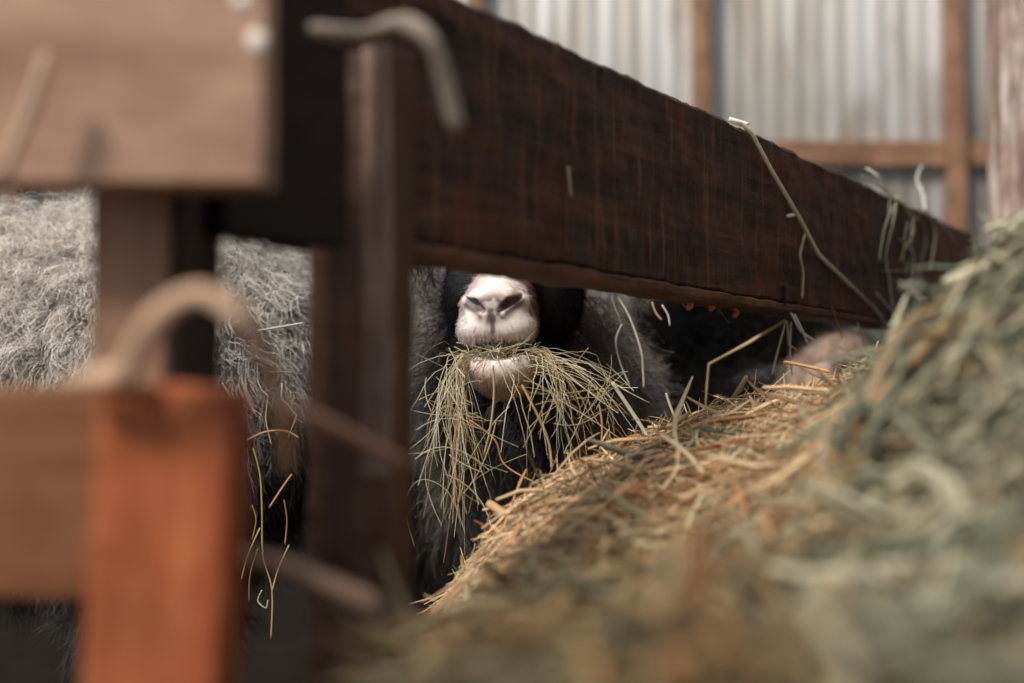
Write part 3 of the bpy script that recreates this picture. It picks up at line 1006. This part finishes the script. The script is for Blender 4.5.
MC = [np.array(lin(c)) for c in ((238, 226, 192), (220, 202, 160), (204, 192, 150), (242, 236, 214), (208, 164, 116), (184, 182, 150))]
groups = [
    (34, (424, 492), (410, 520), (425, 482), (372, 440), (1.32, 1.41), (-35, -24), (.00028, .00058), MC),
    (9, (414, 470), (350, 430), (412, 455), (325, 372), (1.34, 1.42), (-35, -26), (.00026, .00052), MC),
    (16, (430, 492), (470, 570), (440, 490), (380, 460), (1.34, 1.44), (-34, -20), (.00028, .00058), MC),
    (30, (560, 642), (372, 450), (545, 610), (335, 390), (1.33, 1.44), (29, 39), (.00028, .00058), MC),
    (26, (530, 600), (390, 480), (532, 585), (350, 430), (1.33, 1.41), (28, 38), (.0003, .0007), MC),
    (4, (490, 550), (390, 460), (490, 535), (365, 400), (1.32, 1.36), (-10, 24), (.0003, .0006), MC),
    (5, (455, 550), (335, 380), (460, 545), (340, 368), (1.35, 1.38), (-30, 32), (.0003, .0005), MC),
]
parts = []
for g_ in groups:
    pth, rr, cc = mouth_group(*g_)
    parts.append(strands(pth, rr, cc, 4, taper=np.linspace(1, .6, 11), flat=.6))
# stems caught crosswise in the tangle
for cxx, sx_, cyy, sy_, nn in ((446, 14, 410, 28, 26), (584, 24, 394, 18, 36), (468, 14, 460, 30, 12)):
    c0 = pix(rng.normal(cxx, sx_, nn), rng.normal(cyy, sy_, nn), rng.uniform(1.34, 1.42, nn))
    d = rng.normal(size=(nn, 3)) * np.array([1, .35, .9]); d /= np.linalg.norm(d, axis=1)[:, None]
    t = np.linspace(-.5, .5, 8); L_ = rng.uniform(.03, .085, nn)
    pth = c0[:, None, :] + d[:, None, :] * (L_[:, None] * t)[:, :, None] + (rng.normal(size=(nn, 3)) * .35)[:, None, :] * (L_[:, None] * t ** 2)[:, :, None]
    parts.append(strands(pth, rng.uniform(.0003, .0006, nn), np.array(MC)[rng.integers(0, 6, nn)] * rng.uniform(.8, 1.15, (nn, 1)), 4, flat=.6))
# wad between the lips
n = 170
cu = rng.normal(2, 16, n).clip(-32, 36); cv = rng.normal(-35, 4.5, n); cw = rng.uniform(-7, 22, n)
base = np.stack([mwpt(a * .001, b_ * .001, c * .001) for a, b_, c in zip(cu, cv, cw)])
d = rng.normal(size=(n, 3)) * np.array([1, .5, .55]); d /= np.linalg.norm(d, axis=1)[:, None]
t = np.linspace(-.5, .5, 6)
L_ = rng.uniform(.010, .030, n)
pth = base[:, None, :] + d[:, None, :] * (L_[:, None] * t)[:, :, None] + rng.normal(size=(n, 1, 3)) * ((L_[:, None] * t ** 2) * .8)[:, :, None]
parts.append(strands(pth, rng.uniform(.0003, .0006, n), np.array(MC)[rng.integers(0, 6, n)] * rng.uniform(.4, 1.1, (n, 1)), 4, flat=.6))
Vs, Fs, Cs = merge(parts)
tag(mesh_obj('hay', Vs, Fs, M_HAY, None, np.clip(Cs, 0, 1)), 'tangled mouthful of pale hay hanging from the white muzzled sheep', 'hay', kind='stuff')


# ================================================================== SINGLE STALKS
def smooth_path(pts, per=6):
    p = np.array(pts, float); out = []
    n = len(p)
    for i in range(n - 1):
        p0 = p[max(i - 1, 0)]; p1 = p[i]; p2 = p[i + 1]; p3 = p[min(i + 2, n - 1)]
        for t in np.linspace(0, 1, per, endpoint=False):
            out.append(.5 * ((2 * p1) + (-p0 + p2) * t + (2 * p0 - 5 * p1 + 4 * p2 - p3) * t * t + (-p0 + 3 * p1 - 3 * p2 + p3) * t ** 3))
    out.append(p[-1])
    return np.array(out)


def stalk(pts, rad, col, label, curve=True, name='straw_stalk', group=None):
    p = np.stack([P(*q) for q in pts])
    if curve and len(p) > 2: p = smooth_path(p)
    elif len(p) == 2: p = np.stack([p[0] * (1 - t) + p[1] * t for t in np.linspace(0, 1, 6)])
    K = len(p)
    tp = np.ones(K); tp[-1] = .45; tp[0] = .8
    V, F, C = strands(p[None], np.array([rad]), np.array([lin(col)]), 6, taper=tp, flat=.7)
    caps = [list(range(6))[::-1], [(K - 1) * 6 + i for i in range(6)]]
    o = mesh_obj(name, V, [tuple(f) for f in F] + [tuple(c_) for c_ in caps], M_HAY, None, C * (.85 + .3 * vnoise(V * 300, 2))[:, None])
    tag(o, label, 'straw', group)
    return o


def bm(px, py, off=.003): return (px, py, beamY(px, off))


def bmtop(px, off=0):
    Y = beamY(px, off)
    z = zt
    lo = 0
    # row at which a point of height zt+ shows
    yy = (z - CAMZ) / Y
    cy = math.tan(math.atan(yy) - PITCH)
    return 341.5 - cy * FPX


PALE = (214, 206, 178); STRAW = (200, 178, 132); GOLD = (196, 150, 100); WHT = (226, 224, 214); GRN = (176, 184, 162); GRY = (170, 160, 146)
# on the beam
stalk([(730, bmtop(730) - 1, beamY(730, -.012)), (741, bmtop(741) - 3, beamY(741, -.004)), bm(752, 134), bm(770, 168), bm(800, 219), bm(818, 254), bm(850, 285), bm(884, 317)], .0024, (234, 226, 198),
      'long pale stalk draped over the beam top and running down its face', curve=False)
stalk([(729, bmtop(729) - 1, beamY(729, -.02)), (745, bmtop(745) - 3, beamY(745, -.003)), bm(749, 123)], .0035, WHT,
      'broad whitish leaf blade folded over the beam top at the long stalk', name='grass_blade', curve=False)
stalk([bm(805, 234), bm(800, 255), bm(803, 272), bm(802, 299)], .0016, STRAW, 'short pale stalk stuck to the beam face under the long stalk')
stalk([bm(787, 216), bm(795, 215)], .0022, WHT, 'tiny white chaff flake on the beam face beside the long stalk', name='chaff_flake')
stalk([bm(568, 166), bm(569, 178), bm(571, 197)], .0022, (190, 168, 140), 'small blurred pale flake in the middle of the beam face', name='chaff_flake')
stalk([bm(897, 196), bm(893, 222), bm(886, 255), bm(890, 285), bm(892, 308)], .0015, PALE, 'pale stalk hanging down the far end of the beam face, first of the tuft')
stalk([(862, bmtop(862) - 6, beamY(862, .0)), bm(875, 183), bm(905, 205), bm(928, 214), bm(935, 232), bm(933, 252), bm(930, 270)], .0016, PALE,
      'looping pale stalk over the beam top curving down among the far tuft')
stalk([(921, 185, beamY(921, -.02)), (925, bmtop(925) - 2, beamY(925, 0)), bm(940, 222, .01), bm(958, 243, .02)], .0017, WHT, 'whitish stalk leaning off the beam top toward the green heap', curve=False)
stalk([bm(899, 238), bm(913, 252), bm(906, 270), bm(908, 292)], .0012, STRAW, 'kinked stalk in the middle of the far tuft on the beam', curve=False)
stalk([bm(908, 222), bm(903, 250), bm(908, 285)], .0011, GRN, 'thin greenish stalk in the middle of the far tuft on the beam')
stalk([bm(918, 215), bm(926, 235), bm(921, 262), bm(916, 280)], .0013, GRY, 'dull grey stalk curving down the right of the far tuft on the beam')
stalk([bm(890, 200), bm(889, 212), bm(892, 228)], .0012, GRN, 'short green stalk at the top left of the far tuft on the beam')
stalk([bm(882, 271), bm(920, 271)], .0009, GRY, 'thin level stalk lying across the far tuft on the beam')
stalk([bm(876, 292), bm(894, 314)], .0012, WHT, 'short white stalk at the foot of the far tuft on the beam')
stalk([bm(871, 303, .006), bm(886, 325, .006)], .0011, PALE, 'shorter pale stalk below the white one at the foot of the far tuft')
stalk([(866, 168, beamY(866, -.02)), bm(878, 176, 0), bm(886, 190, .004)], .0013, PALE, 'small pale stalk tip on the beam top before the far tuft')
stalk([(922, 165, beamY(922, -.05)), (917, 180, beamY(917, -.04)), (926, 200, beamY(926, -.02))], .0016, WHT, 'short whitish stalk standing up behind the beam top at the far tuft')
stalk([bm(893, 205, .006), bm(884, 230, .006), bm(879, 262, .005)], .0012, PALE, 'thin pale stalk bowing out at the left of the far tuft')
stalk([bm(905, 208, .006), bm(915, 228, .008), bm(905, 248, .008), bm(900, 262, .006)], .0011, STRAW, 'straw coloured stalk curling back under the looping stalk of the far tuft')
stalk([bm(914, 218, .004), bm(911, 240, .006), bm(914, 262, .006), bm(909, 290, .004)], .0010, WHT, 'fine white stalk hanging in the far tuft behind the kinked one')
stalk([(880, bmtop(880) - 3, beamY(880, -.01)), (893, bmtop(893) - 5, beamY(893, -.01)), (906, bmtop(906) + 3, beamY(906, .002)), bm(918, 222, .004)], .0012, PALE, 'pale stalk lying along the beam top at the far tuft')
# under the beam, hanging off the nail
yb = beamY(786, -.01)
stalk([(786, 320, yb), (748, 343, yb + .02), (709, 364, yb + .03), (707, 385, yb + .03), (705, 415, yb + .02)], .0021, STRAW, 'thick bent stalk reaching from under the beam down into the hay', curve=False)
stalk([(786, 321, yb), (778, 350, yb), (772, 375, yb)], .0014, PALE, 'straight pale stalk dropping from the nail under the beam')
stalk([(787, 321, yb), (789, 345, yb), (800, 352, yb)], .0022, STRAW, 'short thick stalk hooking right under the nail', curve=False)
stalk([(776, 303, yb - .02), (790, 312, yb - .02), (800, 330, yb - .01), (815, 341, yb)], .0013, WHT, 'thin white stalk slanting right from the nail over the grey muzzle')
stalk([(794, 314, yb - .015), (802, 330, yb - .01), (808, 345, yb)], .0013, WHT, 'second thin white stalk just left of the slanting one, over the grey muzzle')
stalk([(791, 322, yb), (790, 350, yb), (792, 375, yb)], .0013, PALE, 'pale stalk hanging straight down right of the nail')
stalk([(724, 410, 1.43), (736, 394, 1.42), (747, 376, 1.41)], .0030, STRAW, 'stubby thick cut stalk poking up from the hay before the black sheep')
stalk([(784, 362, 1.42), (805, 366, 1.41), (830, 372, 1.40)], .0024, (222, 180, 124), 'thick golden stalk lying level below the grey muzzle')
stalk([(832, 308, beamY(832, .004)), (840, 330, beamY(840, .002)), (842, 338, beamY(842, 0))], .0008, STRAW, 'hair thin stalk crossing the beam foot above the grey muzzle')
stalk([(857, 322, beamY(857, .004)), (862, 335, beamY(862, .002)), (865, 346, beamY(865, 0))], .0010, PALE, 'thin stalk on the beam foot right above the grey muzzle')
for q, (px_, py_, ln_, lab) in enumerate(((690, 300, 9, 'leftmost orange brown chaff scrap hanging under the beam before the black sheep'),
                                   (712, 304, 6, 'orange brown chaff scrap under the beam, second from the grey wool'),
                                   (736, 308, 9, 'largest golden chaff scrap under the beam, nearest left of the bent stalk'))):
    yy_ = beamY(px_, -.030)
    stalk([(px_ - 2, py_, yy_), (px_ + 1, py_ + ln_ * .5, yy_), (px_ - 3, py_ + ln_, yy_)], .0034, (226, 150, 92), lab, name='chaff_flake')
# on the fleece of the main sheep, right of its head
stalk([(612, 297, 1.60), (616, 310, 1.60), (620, 318, 1.60)], .0012, PALE, 'short pale stalk in the grey wool right of the white muzzle')
stalk([(618, 297, 1.60), (630, 318, 1.59), (641, 350, 1.58), (643, 368, 1.58), (644, 388, 1.58)], .0013, PALE, 'long thin stalk hanging down the grey wool right of the white muzzle')
stalk([(622, 324, 1.58), (616, 340, 1.57), (620, 362, 1.57), (630, 386, 1.56)], .0013, GRN, 'bowed greenish stalk on the grey wool between muzzle and long thin stalk')
stalk([(652, 302, 1.55), (656, 313, 1.55), (662, 320, 1.55)], .0013, (210, 170, 130), 'tiny orange tinted stalk at the beam underside over the grey wool')
stalk([(662, 305, 1.54), (668, 315, 1.54), (670, 326, 1.54)], .0014, WHT, 'tiny white stalk at the beam underside over the grey wool')
stalk([(666, 393, 1.42), (671, 408, 1.42), (678, 424, 1.42)], .0013, PALE, 'thin pale stalk leaning left at the hay crest before the black sheep')
stalk([(612, 382, 1.38), (632, 412, 1.37), (650, 440, 1.36)], .0022, (190, 186, 160), 'flat pale blade running from the mouthful down onto the hay', name='grass_blade')
stalk([(522, 385, 1.36), (535, 410, 1.35), (548, 440, 1.35), (552, 470, 1.34)], .0016, (176, 146, 100), 'long brown stalk hanging from the chin to the hay')
stalk([(493, 365, 1.355), (494, 395, 1.355), (490, 430, 1.35), (484, 455, 1.35)], .0012, (196, 170, 128), 'straight stalk hanging down the middle of the chin')
stalk([(470, 420, 1.35), (495, 440, 1.35), (505, 465, 1.35), (540, 485, 1.34), (575, 500, 1.33)], .0012, GOLD, 'long curved stalk sweeping from the left of the chin onto the hay')
stalk([(599, 404, 1.36), (602, 425, 1.35), (601, 450, 1.34)], .0014, (180, 130, 84), 'upright brown stalk at the hay crest right of the mouthful')
# hay crest stalks
stalk([(488, 503, 1.27), (520, 524, 1.24), (552, 540, 1.22)], .0042, (204, 168, 124), 'thick flat straw lying on the left foot of the hay mound')
stalk([(492, 526, 1.24), (515, 545, 1.22)], .0030, (200, 160, 118), 'shorter thick straw below the thick flat one at the mound foot')
stalk([(458, 592, 1.18), (457, 574, 1.19), (472, 560, 1.20), (500, 540, 1.22)], .0013, STRAW, 'thin bent stalk sticking out left at the mound foot', curve=False)
# window between the posts
FW = 1.50
stalk([(257, 331, FW), (280, 327, FW), (304, 323, FW)], .0014, WHT, 'bright white stalk lying level on the fleece left of the dark post')
stalk([(282, 383, FW), (281, 398, FW), (297, 415, FW), (288, 438, FW)], .0014, WHT, 'white angular stalk on the fleece left of the dark post', curve=False)
stalk([(247, 440, FW), (265, 432, FW), (285, 431, FW), (299, 438, FW)], .0012, GOLD, 'golden arched stalk across the fleece left of the dark post')
stalk([(253, 448, FW), (260, 475, FW), (262, 510, FW), (263, 555, FW), (272, 590, FW), (271, 640, FW)], .0012, (196, 170, 110), 'longest thin stalk hanging down the dark gap left of the post')
stalk([(292, 474, FW), (282, 488, FW), (269, 508, FW)], .0013, GOLD, 'short golden stalk slanting in the dark gap left of the post')
stalk([(260, 528, FW), (248, 555, FW), (241, 580, FW)], .0011, STRAW, 'thin stalk slanting down left in the dark gap')
stalk([(289, 545, FW), (278, 570, FW), (272, 592, FW)], .0010, STRAW, 'thin stalk slanting down right in the dark gap')
stalk([(258, 548, FW), (250, 575, FW), (249, 602, FW)], .0009, (160, 140, 92), 'faint olive stalk low in the dark gap')
stalk([(222, 383, FW), (229, 394, FW), (233, 402, FW)], .0011, STRAW, 'tiny stalk on the fleece beside the orange batten')
stalk([(290, 350, FW), (292, 372, FW), (270, 372, FW)], .0009, STRAW, 'fine kinked stalk on the fleece above the angular one', curve=False)
stalk([(415, 548, 1.45), (405, 505, 1.45), (420, 480, 1.44), (448, 492, 1.43), (466, 535, 1.42)], .0008, (150, 146, 118), 'fine curved stalk on the dark wool beside the dark post')
stalk([(268, 400, FW), (266, 420, FW), (272, 446, FW)], .0009, STRAW, 'fine upright stalk on the fleece just above the golden arched one')
stalk([(252, 505, FW), (256, 520, FW), (252, 540, FW)], .0009, (170, 140, 92), 'fine stalk beside the middle of the longest thin stalk in the dark gap')
stalk([(284, 500, FW), (287, 520, FW), (285, 545, FW)], .0008, GOLD, 'fine golden upright stalk at the right of the dark gap')
stalk([(262, 590, FW), (258, 601, FW), (266, 608, FW), (268, 600, FW)], .0009, PALE, 'tiny pale curl low in the dark gap')
# big blurred ones in front
stalk([(78, 378, .545), (122, 374, .54), (148, 330, .535), (180, 299, .53), (212, 297, .53), (245, 325, .53), (268, 370, .56), (282, 420, .59), (286, 470, .62)], .0052, (206, 170, 142), 'big blurred stalk arching over the orange brown batten')
stalk([(70, 386, .56), (108, 374, .555), (150, 384, .55)], .0050, (226, 186, 150), 'blurred pale stalk lying on top of the orange brown batten')
stalk([(278, 404, .585), (340, 430, .62), (408, 466, .66)], .0046, (156, 118, 96), 'upper blurred brown stalk crossing the dark post')
stalk([(232, 552, .60), (286, 565, .60), (330, 584, .60), (378, 604, .61)], .0050, (176, 140, 120), 'lower blurred brown stalk crossing the dark post')
stalk([(312, 30, .70), (362, 34, .69), (398, 24, .68), (428, 38, .68), (444, 78, .69), (457, 130, .70)], .0056, (176, 160, 144), 'blurred grey stalk hooked over the upper dark post')
stalk([(48, 55, .60), (30, 110, .60), (2, 178, .60)], .0042, (214, 184, 158), 'blurred pale stalk slanting down the tan top board')
stalk([(226, 205, .73), (236, 222, .73), (243, 246, .73)], .0030, (140, 110, 92), 'short blurred stalk hanging below the tan board')
